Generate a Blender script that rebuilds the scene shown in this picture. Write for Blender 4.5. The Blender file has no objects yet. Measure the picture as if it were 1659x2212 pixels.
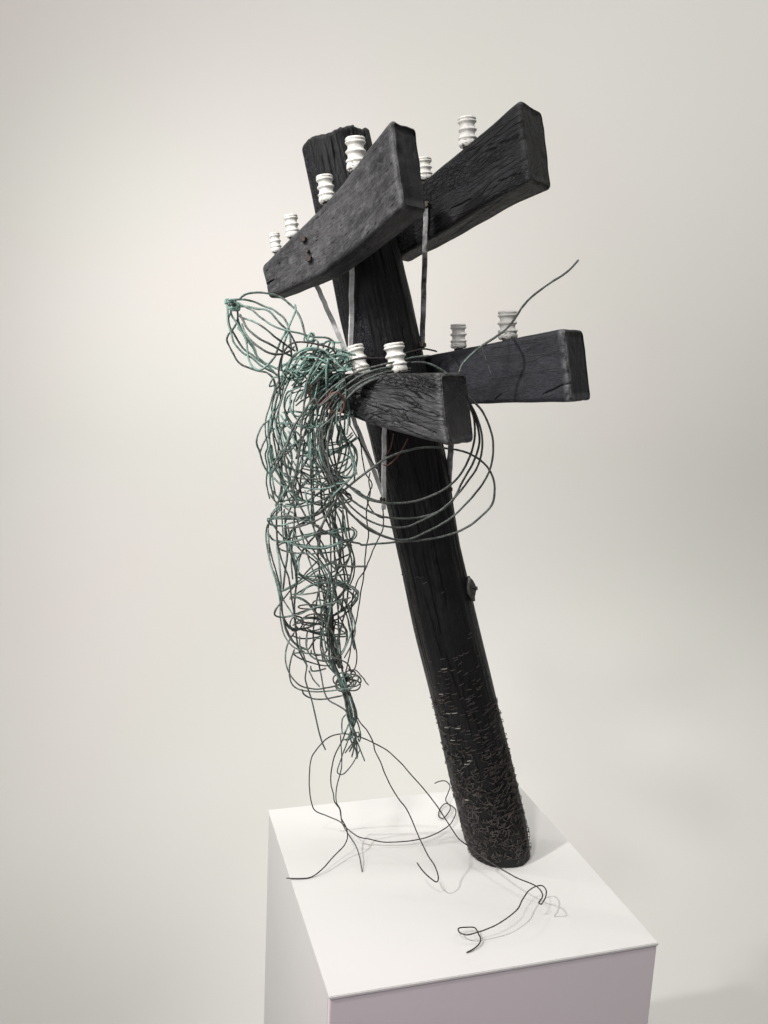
import bpy, math, random
import numpy as np
from mathutils import Vector, Matrix, noise

# ------------------------------------------------------------------ camera
SC = bpy.context.scene
COL = SC.collection
FPX = 1985.8559                       # focal length in the units of a 1659 x 2212 picture
CAMP = np.array([-.3266, -1.2472, 1.0361])
YAW, PIT, ROL = .2952, .19, .0471
_r = np.array([math.cos(YAW), -math.sin(YAW), 0.])
FW = np.array([math.sin(YAW)*math.cos(PIT), math.cos(YAW)*math.cos(PIT), -math.sin(PIT)])
_u = np.cross(_r, FW)
RT = math.cos(ROL)*_r + math.sin(ROL)*_u
UP = -math.sin(ROL)*_r + math.cos(ROL)*_u
CR = np.array([math.cos(YAW), -math.sin(YAW), 0.])     # horizontal, to the viewer's right
CF = np.array([math.sin(YAW), math.cos(YAW), 0.])      # horizontal, away from the viewer
cd = bpy.data.cameras.new('camera'); cam = bpy.data.objects.new('camera', cd); COL.objects.link(cam)
M = Matrix.Identity(4)
for i in range(3):
    M[i][0] = RT[i]; M[i][1] = UP[i]; M[i][2] = -FW[i]; M[i][3] = CAMP[i]
cam.matrix_world = M
cd.sensor_fit = 'VERTICAL'; cd.sensor_height = 24; cd.lens = 24*FPX/2212
cd.clip_start = .05; cd.clip_end = 60
SC.camera = cam
SC.render.resolution_x = 768; SC.render.resolution_y = 1024

# ------------------------------------------------------------------ light
w = bpy.data.worlds.new('World'); SC.world = w; w.use_nodes = True
bg = w.node_tree.nodes['Background']
bg.inputs[0].default_value = (1.0, .985, .985, 1); bg.inputs[1].default_value = .14
SC.view_settings.view_transform = 'Standard'; SC.view_settings.look = 'None'
SC.view_settings.exposure = 0; SC.view_settings.gamma = 1; SC.view_settings.use_curve_mapping = False

PLINTH_H = 1.12
def rel(s, d, z):                      # metres right of / ahead of the viewer, height above the plinth top
    return np.array([CAMP[0], CAMP[1], 0]) + CR*s + CF*d + np.array([0, 0, z])
def spot(name, loc, target, power, size, angle=60, blend=.6, col=(1, .97, .93)):
    l = bpy.data.lights.new(name, 'SPOT'); l.energy = power; l.shadow_soft_size = size
    l.spot_size = math.radians(angle); l.spot_blend = blend; l.color = col
    o = bpy.data.objects.new(name, l); COL.objects.link(o); o.location = Vector(loc)
    o.rotation_euler = (Vector(target)-Vector(loc)).to_track_quat('-Z', 'Y').to_euler()
    return o
def area(name, loc, target, power, size, col=(1, 1, 1)):
    l = bpy.data.lights.new(name, 'AREA'); l.energy = power; l.size = size; l.color = col
    o = bpy.data.objects.new(name, l); COL.objects.link(o); o.location = Vector(loc)
    o.rotation_euler = (Vector(target)-Vector(loc)).to_track_quat('-Z', 'Y').to_euler()
    return o
spot('key_spotlight', rel(-1.95, .15, 2.6), rel(.02, 1.72, .44), 295, .05, 44, .9, (1, .975, .945))
spot('front_spotlight', rel(-.85, -.3, 2.85), rel(.02, 1.72, .58), 160, .13, 40, 1., (1, .975, .945))
spot('side_spotlight', rel(-2.4, 2.05, 1.75), rel(.1, 1.7, .6), 40, .03, 36, .7)
spot('wall_spotlight', rel(-1.0, 2.4, 1.3), rel(-.55, 4.6, .2), 120, .3, 130, 1.0, (1, .985, .95))
cl = area('wall_wash_light', rel(.7, 2.0, 3.4), rel(.7, 4.6, .15), 118, 7.0, (1, .985, .95))
cl.data.shape = 'RECTANGLE'; cl.data.size_y = 1.0
area('front_fill_light', rel(-2.5, -1.6, 2.0), rel(.1, 1.6, -.1), 38, 1.4, (1, .97, 1))  # added fill from behind the viewer, brightens the plinth front

# ------------------------------------------------------------------ pixel ray helpers (picture of 1659 x 2212)
def ray(x, y): return FW + RT*(x-829.5)/FPX - UP*(y-1106)/FPX
def hit(x, y, P, n):
    d = ray(x, y); return CAMP + d*((P-CAMP)@n)/(d@n)
def atz(x, y, h=0.):
    d = ray(x, y); return CAMP + d*(h-CAMP[2])/d[2]
BASE = atz(1080, 1840)
DP = (BASE-CAMP)@CF
def at(x, y, d):                       # on the upright plane d metres beyond the pole's own
    return hit(x, y, CAMP+CF*(DP+d), CF)
def d_on(x, y, h):                     # plane offset where the ray reaches height h
    return (atz(x, y, h)-CAMP)@CF-DP

# ------------------------------------------------------------------ object helpers
def tag(o, label=None, cat=None, group=None, kind=None):
    if label: o['label'] = label
    if cat: o['category'] = cat
    if group: o['group'] = group
    if kind: o['kind'] = kind
    return o
def empty(name, loc):
    o = bpy.data.objects.new(name, None); COL.objects.link(o); o.location = Vector(loc)
    o.empty_display_size = .05
    return o
def wpos(o):
    p = Vector((0, 0, 0))
    while o: p = p + o.location; o = o.parent
    return p
def mesh(name, V, F, mat, parent=None, smooth=True, attrs=None, loc=None):
    V = np.asarray(V, dtype=float)
    if loc is None: loc = V.mean(0) if parent is not None else np.array([0, 0, 0.])
    me = bpy.data.meshes.new(name); me.from_pydata((V-loc).tolist(), [], [tuple(int(i) for i in f) for f in F])
    me.update()
    if smooth: me.polygons.foreach_set('use_smooth', [True]*len(me.polygons))
    if attrs:
        for k, a in attrs.items():
            a = np.asarray(a, dtype=np.float32)
            if a.ndim == 2:
                at_ = me.attributes.new(k, 'FLOAT_VECTOR', 'POINT'); at_.data.foreach_set('vector', a.ravel())
            else:
                at_ = me.attributes.new(k, 'FLOAT', 'POINT'); at_.data.foreach_set('value', a)
    for m in (mat if isinstance(mat, list) else [mat]): me.materials.append(m)
    o = bpy.data.objects.new(name, me); COL.objects.link(o)
    if parent is not None:
        o.parent = parent; o.location = Vector(loc)-wpos(parent)
    else: o.location = Vector(loc)
    return o

# ------------------------------------------------------------------ materials
def newmat(name):
    m = bpy.data.materials.new(name); m.use_nodes = True
    nt = m.node_tree; b = nt.nodes['Principled BSDF']
    return m, nt, b
def nd(nt, t, **k):
    n = nt.nodes.new(t)
    for a, v in k.items():
        if a in n.inputs: n.inputs[a].default_value = v
        else: setattr(n, a, v)
    return n
def ramp(nt, fac, stops):
    r = nt.nodes.new('ShaderNodeValToRGB'); cr = r.color_ramp
    while len(cr.elements) < len(stops): cr.elements.new(.5)
    for e, (p, c) in zip(cr.elements, stops):
        e.position = p; e.color = (c, c, c, 1) if isinstance(c, (int, float)) else (*c, 1)
    nt.links.new(fac, r.inputs[0]); return r.outputs[0]
def mixc(nt, f, a, b, mode='MIX'):
    m = nt.nodes.new('ShaderNodeMix'); m.data_type = 'RGBA'; m.blend_type = mode
    for s, v in ((0, f), (6, a), (7, b)):
        if isinstance(v, (int, float)): m.inputs[s].default_value = v
        elif isinstance(v, tuple): m.inputs[s].default_value = (*v, 1)
        else: nt.links.new(v, m.inputs[s])
    return m.outputs[2]
def mth(nt, op, a, b=0.):
    m = nt.nodes.new('ShaderNodeMath'); m.operation = op
    for s, v in ((0, a), (1, b)):
        if isinstance(v, (int, float)): m.inputs[s].default_value = v
        else: nt.links.new(v, m.inputs[s])
    return m.outputs[0]

def char_mat(name, dark, light, crack=1., block=.5, pits=0., rough=.5, wavy=.6, spec=.5, long=(9, 75), blk=(95, 190), side=False, worn=0., bump=.9):
    """burnt timber; grain coordinate gc: x runs along the wood, in metres"""
    m, nt, b = newmat(name); L = nt.links
    a = nd(nt, 'ShaderNodeAttribute', attribute_name='gc')
    def mapped(s, off=(0, 0, 0)):
        mp = nt.nodes.new('ShaderNodeMapping'); mp.inputs['Scale'].default_value = s; mp.inputs['Location'].default_value = off
        L.new(a.outputs['Vector'], mp.inputs[0]); return mp.outputs[0]
    # warp the grain
    nw = nd(nt, 'ShaderNodeTexNoise', Scale=7., Detail=2.); L.new(a.outputs['Vector'], nw.inputs['Vector'])
    wv = nt.nodes.new('ShaderNodeVectorMath'); wv.operation = 'MULTIPLY_ADD'
    L.new(nw.outputs['Color'], wv.inputs[0]); wv.inputs[1].default_value = (0, .03*wavy, .03*wavy); L.new(a.outputs['Vector'], wv.inputs[2])
    def warped(s):
        mp = nt.nodes.new('ShaderNodeMapping'); mp.inputs['Scale'].default_value = s
        L.new(wv.outputs[0], mp.inputs[0]); return mp.outputs[0]
    # long drying cracks
    v1 = nd(nt, 'ShaderNodeTexVoronoi', feature='DISTANCE_TO_EDGE', Scale=1.); L.new(warped((long[0], long[1], long[1])), v1.inputs['Vector'])
    c1 = ramp(nt, v1.outputs['Distance'], [(0, 0), (.09, 1)])
    br = nd(nt, 'ShaderNodeTexNoise', Scale=1., Detail=3.); L.new(mapped((14, 30, 30)), br.inputs['Vector'])
    brm = ramp(nt, br.outputs[0], [(.45, 0), (.6, 1)])
    c1 = mixc(nt, brm, c1, (1, 1, 1))
    # alligator blocks
    v2 = nd(nt, 'ShaderNodeTexVoronoi', feature='DISTANCE_TO_EDGE', Scale=1.); L.new(warped((blk[0], blk[1], blk[1])), v2.inputs['Vector'])
    c2 = ramp(nt, v2.outputs['Distance'], [(0, 0), (.16, 1)])
    bl = nd(nt, 'ShaderNodeTexNoise', Scale=1., Detail=2.); L.new(mapped((6, 14, 14), (3, 1, 2)), bl.inputs['Vector'])
    blm = ramp(nt, bl.outputs[0], [(.55-.3*block, 1 if block > .9 else 0), (.62, 1)]) if block > .9 else ramp(nt, bl.outputs[0], [(.62-.3*block, 0), (.75-.3*block, 1)])
    if side:                                           # alligator char on the pole's left flank
        sx_ = nt.nodes.new('ShaderNodeSeparateXYZ'); L.new(a.outputs['Vector'], sx_.inputs[0])
        blm = ramp(nt, mth(nt, 'ADD', mth(nt, 'MULTIPLY', mth(nt, 'SUBTRACT', 5., sx_.outputs[1]), 9.), mth(nt, 'ADD', mth(nt, 'MULTIPLY', mth(nt, 'ABSOLUTE', mth(nt, 'SUBTRACT', sx_.outputs[0], 1.02)), -.9), mth(nt, 'MULTIPLY', bl.outputs[0], .4))), [(.30, 0), (.48, 1)])
    c2 = mixc(nt, blm, (1, 1, 1), c2)
    # fine fibres
    n3 = nd(nt, 'ShaderNodeTexNoise', Scale=1., Detail=6., Roughness=.65); L.new(warped((28, 420, 420)), n3.inputs['Vector'])
    n4 = nd(nt, 'ShaderNodeTexNoise', Scale=60., Detail=5., Roughness=.6); L.new(a.outputs['Vector'], n4.inputs['Vector'])
    n5 = nd(nt, 'ShaderNodeTexNoise', Scale=9., Detail=4.); L.new(mapped((.7, 1.6, 1.6), (5, 5, 5)), n5.inputs['Vector'])
    tone = mth(nt, 'ADD', mth(nt, 'MULTIPLY', n3.outputs[0], .40), mth(nt, 'ADD', mth(nt, 'MULTIPLY', n4.outputs[0], .3), mth(nt, 'MULTIPLY', n5.outputs[0], .45)))
    base = ramp(nt, tone, [(.46, dark), (.66, light)])
    if side: base = mixc(nt, blm, base, mixc(nt, 1., base, (5., 5., 5.2), 'MULTIPLY'))  # left flank paler: its glints are put into the base colour
    ck = mixc(nt, 1., c1, c2, 'MULTIPLY')
    base = mixc(nt, crack, base, mixc(nt, 1., base, ck, 'MULTIPLY'))
    if pits:
        v3 = nd(nt, 'ShaderNodeTexVoronoi', Scale=1.); L.new(mapped((60, 130, 130)), v3.inputs['Vector'])
        p = ramp(nt, v3.outputs['Distance'], [(.14, 0), (.24, 1)])
        pm = nd(nt, 'ShaderNodeTexNoise', Scale=26.); L.new(a.outputs['Vector'], pm.inputs['Vector'])
        p = mixc(nt, ramp(nt, pm.outputs[0], [(.5, 0), (.58, 1)]), (1, 1, 1), p)
        base = mixc(nt, pits, base, mixc(nt, 1., base, p, 'MULTIPLY'))
        # pale scuffs
        v4 = nd(nt, 'ShaderNodeTexNoise', Scale=1., Detail=7., Roughness=.75); L.new(mapped((40, 55, 55), (9, 2, 0)), v4.inputs['Vector'])
        base = mixc(nt, ramp(nt, v4.outputs[0], [(.52, 0.), (.74, .6)]), base, tuple(min(1, c*2.) for c in light))
    if worn:                                           # shade of the end faces painted in, cracks darkened; rubbed pale arris
        eg = nd(nt, 'ShaderNodeAttribute', attribute_name='endshade_crack')
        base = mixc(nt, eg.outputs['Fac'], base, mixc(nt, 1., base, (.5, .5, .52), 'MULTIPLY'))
        ea = nd(nt, 'ShaderNodeAttribute', attribute_name='edge')
        ef = mth(nt, 'MULTIPLY', ea.outputs['Fac'], ramp(nt, n4.outputs[0], [(.35, 0), (.6, worn)]))
        base = mixc(nt, ef, base, (.20, .20, .205))
    n6 = nd(nt, 'ShaderNodeTexNoise', Scale=1., Detail=8., Roughness=.8); L.new(mapped((130, 330, 330), (1, 8, 3)), n6.inputs['Vector'])
    base = mixc(nt, .75, base, mixc(nt, 1., base, ramp(nt, n6.outputs[0], [(.38, .35), (.62, 1.75)]), 'MULTIPLY'))
    L.new(base, b.inputs['Base Color'])
    h = mth(nt, 'ADD', mth(nt, 'MULTIPLY', n3.outputs[0], .35), mth(nt, 'MULTIPLY', n4.outputs[0], .3))
    h = mth(nt, 'ADD', h, mth(nt, 'MULTIPLY', n6.outputs[0], .55))
    sep = nt.nodes.new('ShaderNodeSeparateColor'); L.new(ck, sep.inputs[0])
    h = mth(nt, 'ADD', h, mth(nt, 'MULTIPLY', sep.outputs[0], .9*crack))
    bp = nd(nt, 'ShaderNodeBump', Strength=bump, Distance=.0022 if not pits > .5 else .004); L.new(h, bp.inputs['Height'])
    L.new(bp.outputs[0], b.inputs['Normal'])
    rr = ramp(nt, n6.outputs[0], [(.35, rough-.16), (.65, rough+.2)]); L.new(rr, b.inputs['Roughness'])
    b.inputs['Specular IOR Level'].default_value = spec
    return m
M_POLE = char_mat('charred_pole', (.0015, .0015, .002), (.0055, .0055, .007), 1., .5, 0, .42, .35, .34, (2.6, 46), (190, 240), True)
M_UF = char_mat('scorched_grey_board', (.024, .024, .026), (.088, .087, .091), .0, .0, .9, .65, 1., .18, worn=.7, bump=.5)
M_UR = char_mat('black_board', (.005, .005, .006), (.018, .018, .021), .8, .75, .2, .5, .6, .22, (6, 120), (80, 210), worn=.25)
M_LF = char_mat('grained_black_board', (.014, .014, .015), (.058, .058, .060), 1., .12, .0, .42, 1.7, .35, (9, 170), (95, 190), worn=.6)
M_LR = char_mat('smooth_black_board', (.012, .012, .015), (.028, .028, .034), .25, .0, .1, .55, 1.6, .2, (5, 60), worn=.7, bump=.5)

def wire_mat(name, darkc, midc, green, lo, hi, rough=.6, metal=.2):
    m, nt, b = newmat(name); L = nt.links
    g = nt.nodes.new('ShaderNodeNewGeometry')
    n = nd(nt, 'ShaderNodeTexNoise', Scale=26., Detail=4., Roughness=.7); L.new(g.outputs['Position'], n.inputs['Vector'])
    n2 = nd(nt, 'ShaderNodeTexNoise', Scale=300., Detail=3.); L.new(g.outputs['Position'], n2.inputs['Vector'])
    a = nd(nt, 'ShaderNodeAttribute', attribute_name='pat')
    base = ramp(nt, n2.outputs[0], [(.35, darkc), (.65, midc)])
    f = mth(nt, 'ADD', mth(nt, 'ADD', mth(nt, 'MULTIPLY', n.outputs[0], .7), mth(nt, 'MULTIPLY', n2.outputs[0], .45)), mth(nt, 'MULTIPLY', a.outputs['Fac'], .35))
    L.new(mixc(nt, ramp(nt, f, [(lo, 0), (hi, 1)]), base, green), b.inputs['Base Color'])
    b.inputs['Roughness'].default_value = rough; b.inputs['Metallic'].default_value = metal
    bp = nd(nt, 'ShaderNodeBump', Strength=.7, Distance=.0007); L.new(n2.outputs[0], bp.inputs['Height']); L.new(bp.outputs[0], b.inputs['Normal'])
    return m
M_VERD = wire_mat('verdigris_copper_wire', (.042, .045, .041), (.135, .146, .132), (.240, .385, .340), .58, .92)
M_COIL = wire_mat('weathered_wire', (.050, .056, .052), (.145, .160, .148), (.155, .235, .205), .72, 1.0)
M_DARK = wire_mat('dark_wire', (.020, .018, .017), (.060, .052, .050), (.085, .120, .110), .85, 1.05, .5)
M_COPPER = wire_mat('bare_copper_wire', (.10, .040, .034), (.19, .085, .07), (.09, .06, .05), .8, 1.0, .45, .4)

def paint_mat():
    m, nt, b = newmat('chipped_white_paint'); L = nt.links
    tc = nt.nodes.new('ShaderNodeTexCoord')
    n = nd(nt, 'ShaderNodeTexNoise', Scale=150., Detail=5., Roughness=.65)
    mp = nt.nodes.new('ShaderNodeMapping'); mp.inputs['Scale'].default_value = (1, 1, 2.6); L.new(tc.outputs['Object'], mp.inputs[0]); L.new(mp.outputs[0], n.inputs['Vector'])
    a = nd(nt, 'ShaderNodeAttribute', attribute_name='pat')
    f = mth(nt, 'ADD', n.outputs[0], mth(nt, 'MULTIPLY', a.outputs['Fac'], .2))
    n2 = nd(nt, 'ShaderNodeTexNoise', Scale=40., Detail=2.); L.new(tc.outputs['Object'], n2.inputs['Vector'])
    white = ramp(nt, n2.outputs[0], [(.3, (.66, .65, .60)), (.7, (.82, .81, .78))])
    L.new(mixc(nt, ramp(nt, f, [(.70, 0), (.725, 1)]), white, (.05, .045, .04)), b.inputs['Base Color'])
    bp = nd(nt, 'ShaderNodeBump', Strength=.5, Distance=.001); L.new(mth(nt, 'SUBTRACT', 1., f), bp.inputs['Height']); L.new(bp.outputs[0], b.inputs['Normal'])
    b.inputs['Roughness'].default_value = .42
    return m
M_INS = paint_mat()
def metal_mat(name, c1, c2, rough, metal):
    m, nt, b = newmat(name); L = nt.links
    g = nt.nodes.new('ShaderNodeNewGeometry')
    n = nd(nt, 'ShaderNodeTexNoise', Scale=60., Detail=5., Roughness=.7); L.new(g.outputs['Position'], n.inputs['Vector'])
    L.new(ramp(nt, n.outputs[0], [(.35, c1), (.65, c2)]), b.inputs['Base Color'])
    b.inputs['Roughness'].default_value = rough; b.inputs['Metallic'].default_value = metal
    return m
M_STRAP = metal_mat('dull_steel_strap', (.48, .48, .48), (.85, .85, .86), .42, .1)
M_STRAPD = metal_mat('dark_steel_strap', (.04, .04, .042), (.42, .42, .43), .4, .3)
M_STAPLE = metal_mat('tarnished_steel_staple', (.035, .031, .03), (.155, .135, .125), .38, .55)
M_BRIGHT = metal_mat('bright_steel_staple', (.5, .48, .44), (.75, .72, .68), .3, .8)
M_RUST = metal_mat('rusty_iron', (.025, .020, .018), (.085, .065, .055), .6, .3)
M_TAG = metal_mat('grey_lead_disc', (.045, .045, .042), (.12, .115, .11), .6, .3)

def wall_mat(name, c, rough=.9):
    m, nt, b = newmat(name); L = nt.links
    g = nt.nodes.new('ShaderNodeNewGeometry')
    n = nd(nt, 'ShaderNodeTexNoise', Scale=.55, Detail=2.); L.new(g.outputs['Position'], n.inputs['Vector'])
    n2 = nd(nt, 'ShaderNodeTexNoise', Scale=.8, Detail=1.)
    mp = nt.nodes.new('ShaderNodeMapping'); mp.inputs['Location'].default_value = (4, 7, 1); L.new(g.outputs['Position'], mp.inputs[0]); L.new(mp.outputs[0], n2.inputs['Vector'])
    pink = (c[0]*1.0, c[1]*.955, c[2]*.96); green = (c[0]*.97, c[1]*.985, c[2]*.955)
    col = mixc(nt, ramp(nt, n.outputs[0], [(.4, 0), (.65, 1)]), c, pink)
    col = mixc(nt, ramp(nt, n2.outputs[0], [(.45, 0), (.7, .8)]), col, green)
    L.new(col, b.inputs['Base Color'])
    b.inputs['Roughness'].default_value = rough; b.inputs['Specular IOR Level'].default_value = .15
    if 'plinth' in name:                               # hand marks and faint grime
        ns = nd(nt, 'ShaderNodeTexNoise', Scale=7., Detail=6., Roughness=.7, Distortion=.6); L.new(g.outputs['Position'], ns.inputs['Vector'])
        ng = nd(nt, 'ShaderNodeTexNoise', Scale=90., Detail=4., Roughness=.7); L.new(g.outputs['Position'], ng.inputs['Vector'])
        sc_ = mth(nt, 'MULTIPLY', ramp(nt, ns.outputs[0], [(.52, 0), (.72, 1)]), ramp(nt, ng.outputs[0], [(.4, 0), (.7, .22)]))
        col2 = mixc(nt, sc_, col, (c[0]*.72, c[1]*.70, c[2]*.70)); L.new(col2, b.inputs['Base Color'])
    n3 = nd(nt, 'ShaderNodeTexNoise', Scale=140., Detail=3.); L.new(g.outputs['Position'], n3.inputs['Vector'])
    bp = nd(nt, 'ShaderNodeBump', Strength=.06, Distance=.001); L.new(n3.outputs[0], bp.inputs['Height']); L.new(bp.outputs[0], b.inputs['Normal'])
    return m
M_WALL = wall_mat('gallery_wall_paint', (.70, .692, .667))
M_PL = wall_mat('plinth_paint', (.70, .69, .68), .55)
M_PLF = wall_mat('plinth_front_shade', (.80, .725, .775), .6)  # front panel only: its light and mauve shade put into the white paint
M_PLE = wall_mat('plinth_edge', (.55, .53, .47), .7)

# ------------------------------------------------------------------ setting: floor and seamless wall
def sheet(name, prof, half, mat):
    V = []; F = []
    for (d, z) in prof:
        for s in np.linspace(-half, half, 9): V.append(rel(s, d, z))
    for i in range(len(prof)-1):
        for j in range(8):
            a = i*9+j; F.append((a, a+1, a+10, a+9))
    o = mesh(name, V, F, mat); tag(o, kind='structure'); return o
R_C = 1.6; D_W = 4.6
sheet('floor', [(-4, -PLINTH_H), (-1, -PLINTH_H), (1, -PLINTH_H), (D_W-R_C, -PLINTH_H)], 6, M_WALL)
sheet('wall', [(D_W-R_C+R_C*math.sin(t), -PLINTH_H+R_C-R_C*math.cos(t)) for t in np.linspace(0, math.pi/2, 28)]+[(D_W, 2), (D_W, 3.8)], 6, M_WALL)

# ------------------------------------------------------------------ plinth
P_W, P_D = .6, .5975
pl = tag(empty('plinth', (P_W/2, P_D/2, -PLINTH_H)), 'tall white square plinth with a shaded mauve grey front, carrying the burnt pole', 'plinth')
def boxm(name, lo, hi, mat, parent, bev=.0012):
    import bmesh
    bm = bmesh.new(); bmesh.ops.create_cube(bm, size=1)
    lo = np.array(lo); hi = np.array(hi); c = (lo+hi)/2
    for v in bm.verts: v.co = Vector(np.array(v.co)*(hi-lo))
    bmesh.ops.bevel(bm, geom=list(bm.edges), offset=bev, segments=2, affect='EDGES')
    me = bpy.data.meshes.new(name); bm.to_mesh(me); bm.free(); me.materials.append(mat)
    o = bpy.data.objects.new(name, me); COL.objects.link(o); o.parent = parent; o.location = Vector(c)-wpos(parent)
    return o
boxm('top_panel', (0, 0, -.006), (P_W, P_D, 0), M_PL, pl)
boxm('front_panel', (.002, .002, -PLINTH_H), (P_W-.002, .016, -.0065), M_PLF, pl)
boxm('side_panel', (.002, .0165, -PLINTH_H), (.016, P_D-.002, -.0065), M_PL, pl)
boxm('side_panel', (P_W-.016, .0165, -PLINTH_H), (P_W-.002, P_D-.002, -.0065), M_PL, pl)
boxm('back_panel', (.0165, P_D-.016, -PLINTH_H), (P_W-.0165, P_D-.002, -.0065), M_PL, pl)

# ------------------------------------------------------------------ pole shaft
pole = tag(empty('telegraph_pole', BASE), 'charred black leaning telegraph pole with four crossarms and white insulators, standing on the plinth', 'sculpture')
prof = [  # left edge, right edge at picture height y
 (318, 651, 806), (459, 680, 842), (577, 711, 874), (664, 728, 894), (764, 751, 914), (920, 791, 948), (1024, 817, 970),
 (1096, 835, 982), (1192, 857, 998), (1343, 891, 1032), (1541, 939, 1081), (1650, 964, 1108), (1782, 997, 1140), (1840, 1012, 1149)]
ctr = []; rad = []
for y, xl, xr in prof:
    a = at(xl, y, 0); b_ = at(xr, y, 0); ctr.append((a+b_)/2); rad.append(np.linalg.norm(b_-a)/2*.97)
ctr = np.array(ctr); rad = np.array(rad); zz = ctr[:, 2]
def pc(z):                               # centre line and radius at height z (extrapolated past the ends)
    o = zz[::-1]; c = ctr[::-1]; r = rad[::-1]
    if z <= o[0]: k = (z-o[0])/(o[1]-o[0]); return c[0]+(c[1]-c[0])*k, r[0]
    if z >= o[-1]: k = (z-o[-1])/(o[-1]-o[-2]); return c[-1]+(c[-1]-c[-2])*k, r[-1]
    return np.array([np.interp(z, o, c[:, i]) for i in range(3)]), np.interp(z, o, r)
AX = (ctr[0]-ctr[-1]); AX /= np.linalg.norm(AX)
E1 = np.cross(AX, CF); E1 /= np.linalg.norm(E1)      # sideways, square to the pole
if E1@CR < 0: E1 = -E1
E2 = np.cross(E1, AX)
if E2@CF < 0: E2 = -E2
NA, NL = 200, 620
ZT = zz[0]
V = []; G = []
def fbm(p, o=3): return noise.fractal(Vector(p), 1., 2.0, o)
for j in range(NL+1):
    t = j/NL
    for i in range(NA):
        ph = 2*math.pi*i/NA
        cx, sx = math.cos(ph), math.sin(ph)          # sx<0 faces the viewer
        jag = .010*noise.noise(Vector((cx*2, sx*2, 3)))+.003*noise.noise(Vector((cx*7, sx*7, 1)))
        jag *= 1-.85*max(0, -cx)**2
        ztop = ZT+.012+.003*(-sx)+jag
        z0 = -.002 + .0
        # centre height so that the surface point itself lands between bottom and top
        zc0 = z0 - rad[-1]*cx*E1[2]
        z = zc0+(ztop-zc0)*t
        c, R = pc(z)
        if z < zz[-1]: pass
        gx = z
        lump = .0028*noise.noise(Vector((cx*1.6, sx*1.6, gx*5)))
        g1 = noise.noise(Vector((cx*9+.25*noise.noise(Vector((cx*2, sx*2, gx*4))), sx*9, gx*1.6)))
        groove = -.0045*max(0, 1-abs(g1)/.10)*max(0, .35+noise.noise(Vector((cx*2, sx*2, gx*3+9))))
        g2 = noise.noise(Vector((cx*30, sx*30, gx*7)))*.0007
        end = 1.
        if t > .997: end = 1-.03*((t-.997)/.003)**2
        if t < .02: end = 1-.05*((.02-t)/.02)**2
        up = .4+.6*min(1, max(0, (z-.45)/.3))
        r = (R+lump+groove*up*1.3+g2*up*2)*end
        V.append(c+E1*cx*r+E2*sx*r); G.append((gx, cx*.065+5, sx*.065+5))
F = []
for j in range(NL):
    for i in range(NA):
        a = j*NA+i; b_ = j*NA+(i+1) % NA; F.append((a, b_, b_+NA, a+NA))
top0 = NL*NA
cV = np.mean(V[top0:], 0); V.append(cV-AX*.006); G.append((ZT, 5, 5)); k = len(V)-1
for i in range(NA): F.append((top0+i, top0+(i+1) % NA, k))
cB = np.mean(V[:NA], 0); V.append(cB); G.append((0, 5, 5)); k = len(V)-1
for i in range(NA): F.append(((i+1) % NA, i, k))
V = np.array(V); V[:, 2] = np.maximum(V[:, 2], .0015)
mesh('pole_shaft', V, F, M_POLE, pole, attrs={'gc': G}, loc=BASE)
# small dark foot under the tilted end
def lathe(prof, c, ax, n=24, pat=None, wob=0., sd=0):
    ax = ax/np.linalg.norm(ax); e1 = np.cross(ax, CF); e1 /= np.linalg.norm(e1); e2 = np.cross(ax, e1)
    V = []; P = []
    for k, (r, h) in enumerate(prof):
        for i in range(n):
            a = 2*math.pi*i/n
            rr = r*(1+wob*noise.noise(Vector((math.cos(a)*2+sd, math.sin(a)*2, h*60))))
            V.append(c+ax*h+e1*math.cos(a)*rr+e2*math.sin(a)*rr); P.append(0 if pat is None else pat[k])
    F = []
    for k in range(len(prof)-1):
        for i in range(n): a = k*n+i; b_ = k*n+(i+1) % n; F.append((a, b_, b_+n, a+n))
    F.append(tuple(range(n))[::-1]); F.append(tuple((len(prof)-1)*n+i for i in range(n)))
    return V, F, P
Z = np.array([0, 0, 1.])

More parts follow.
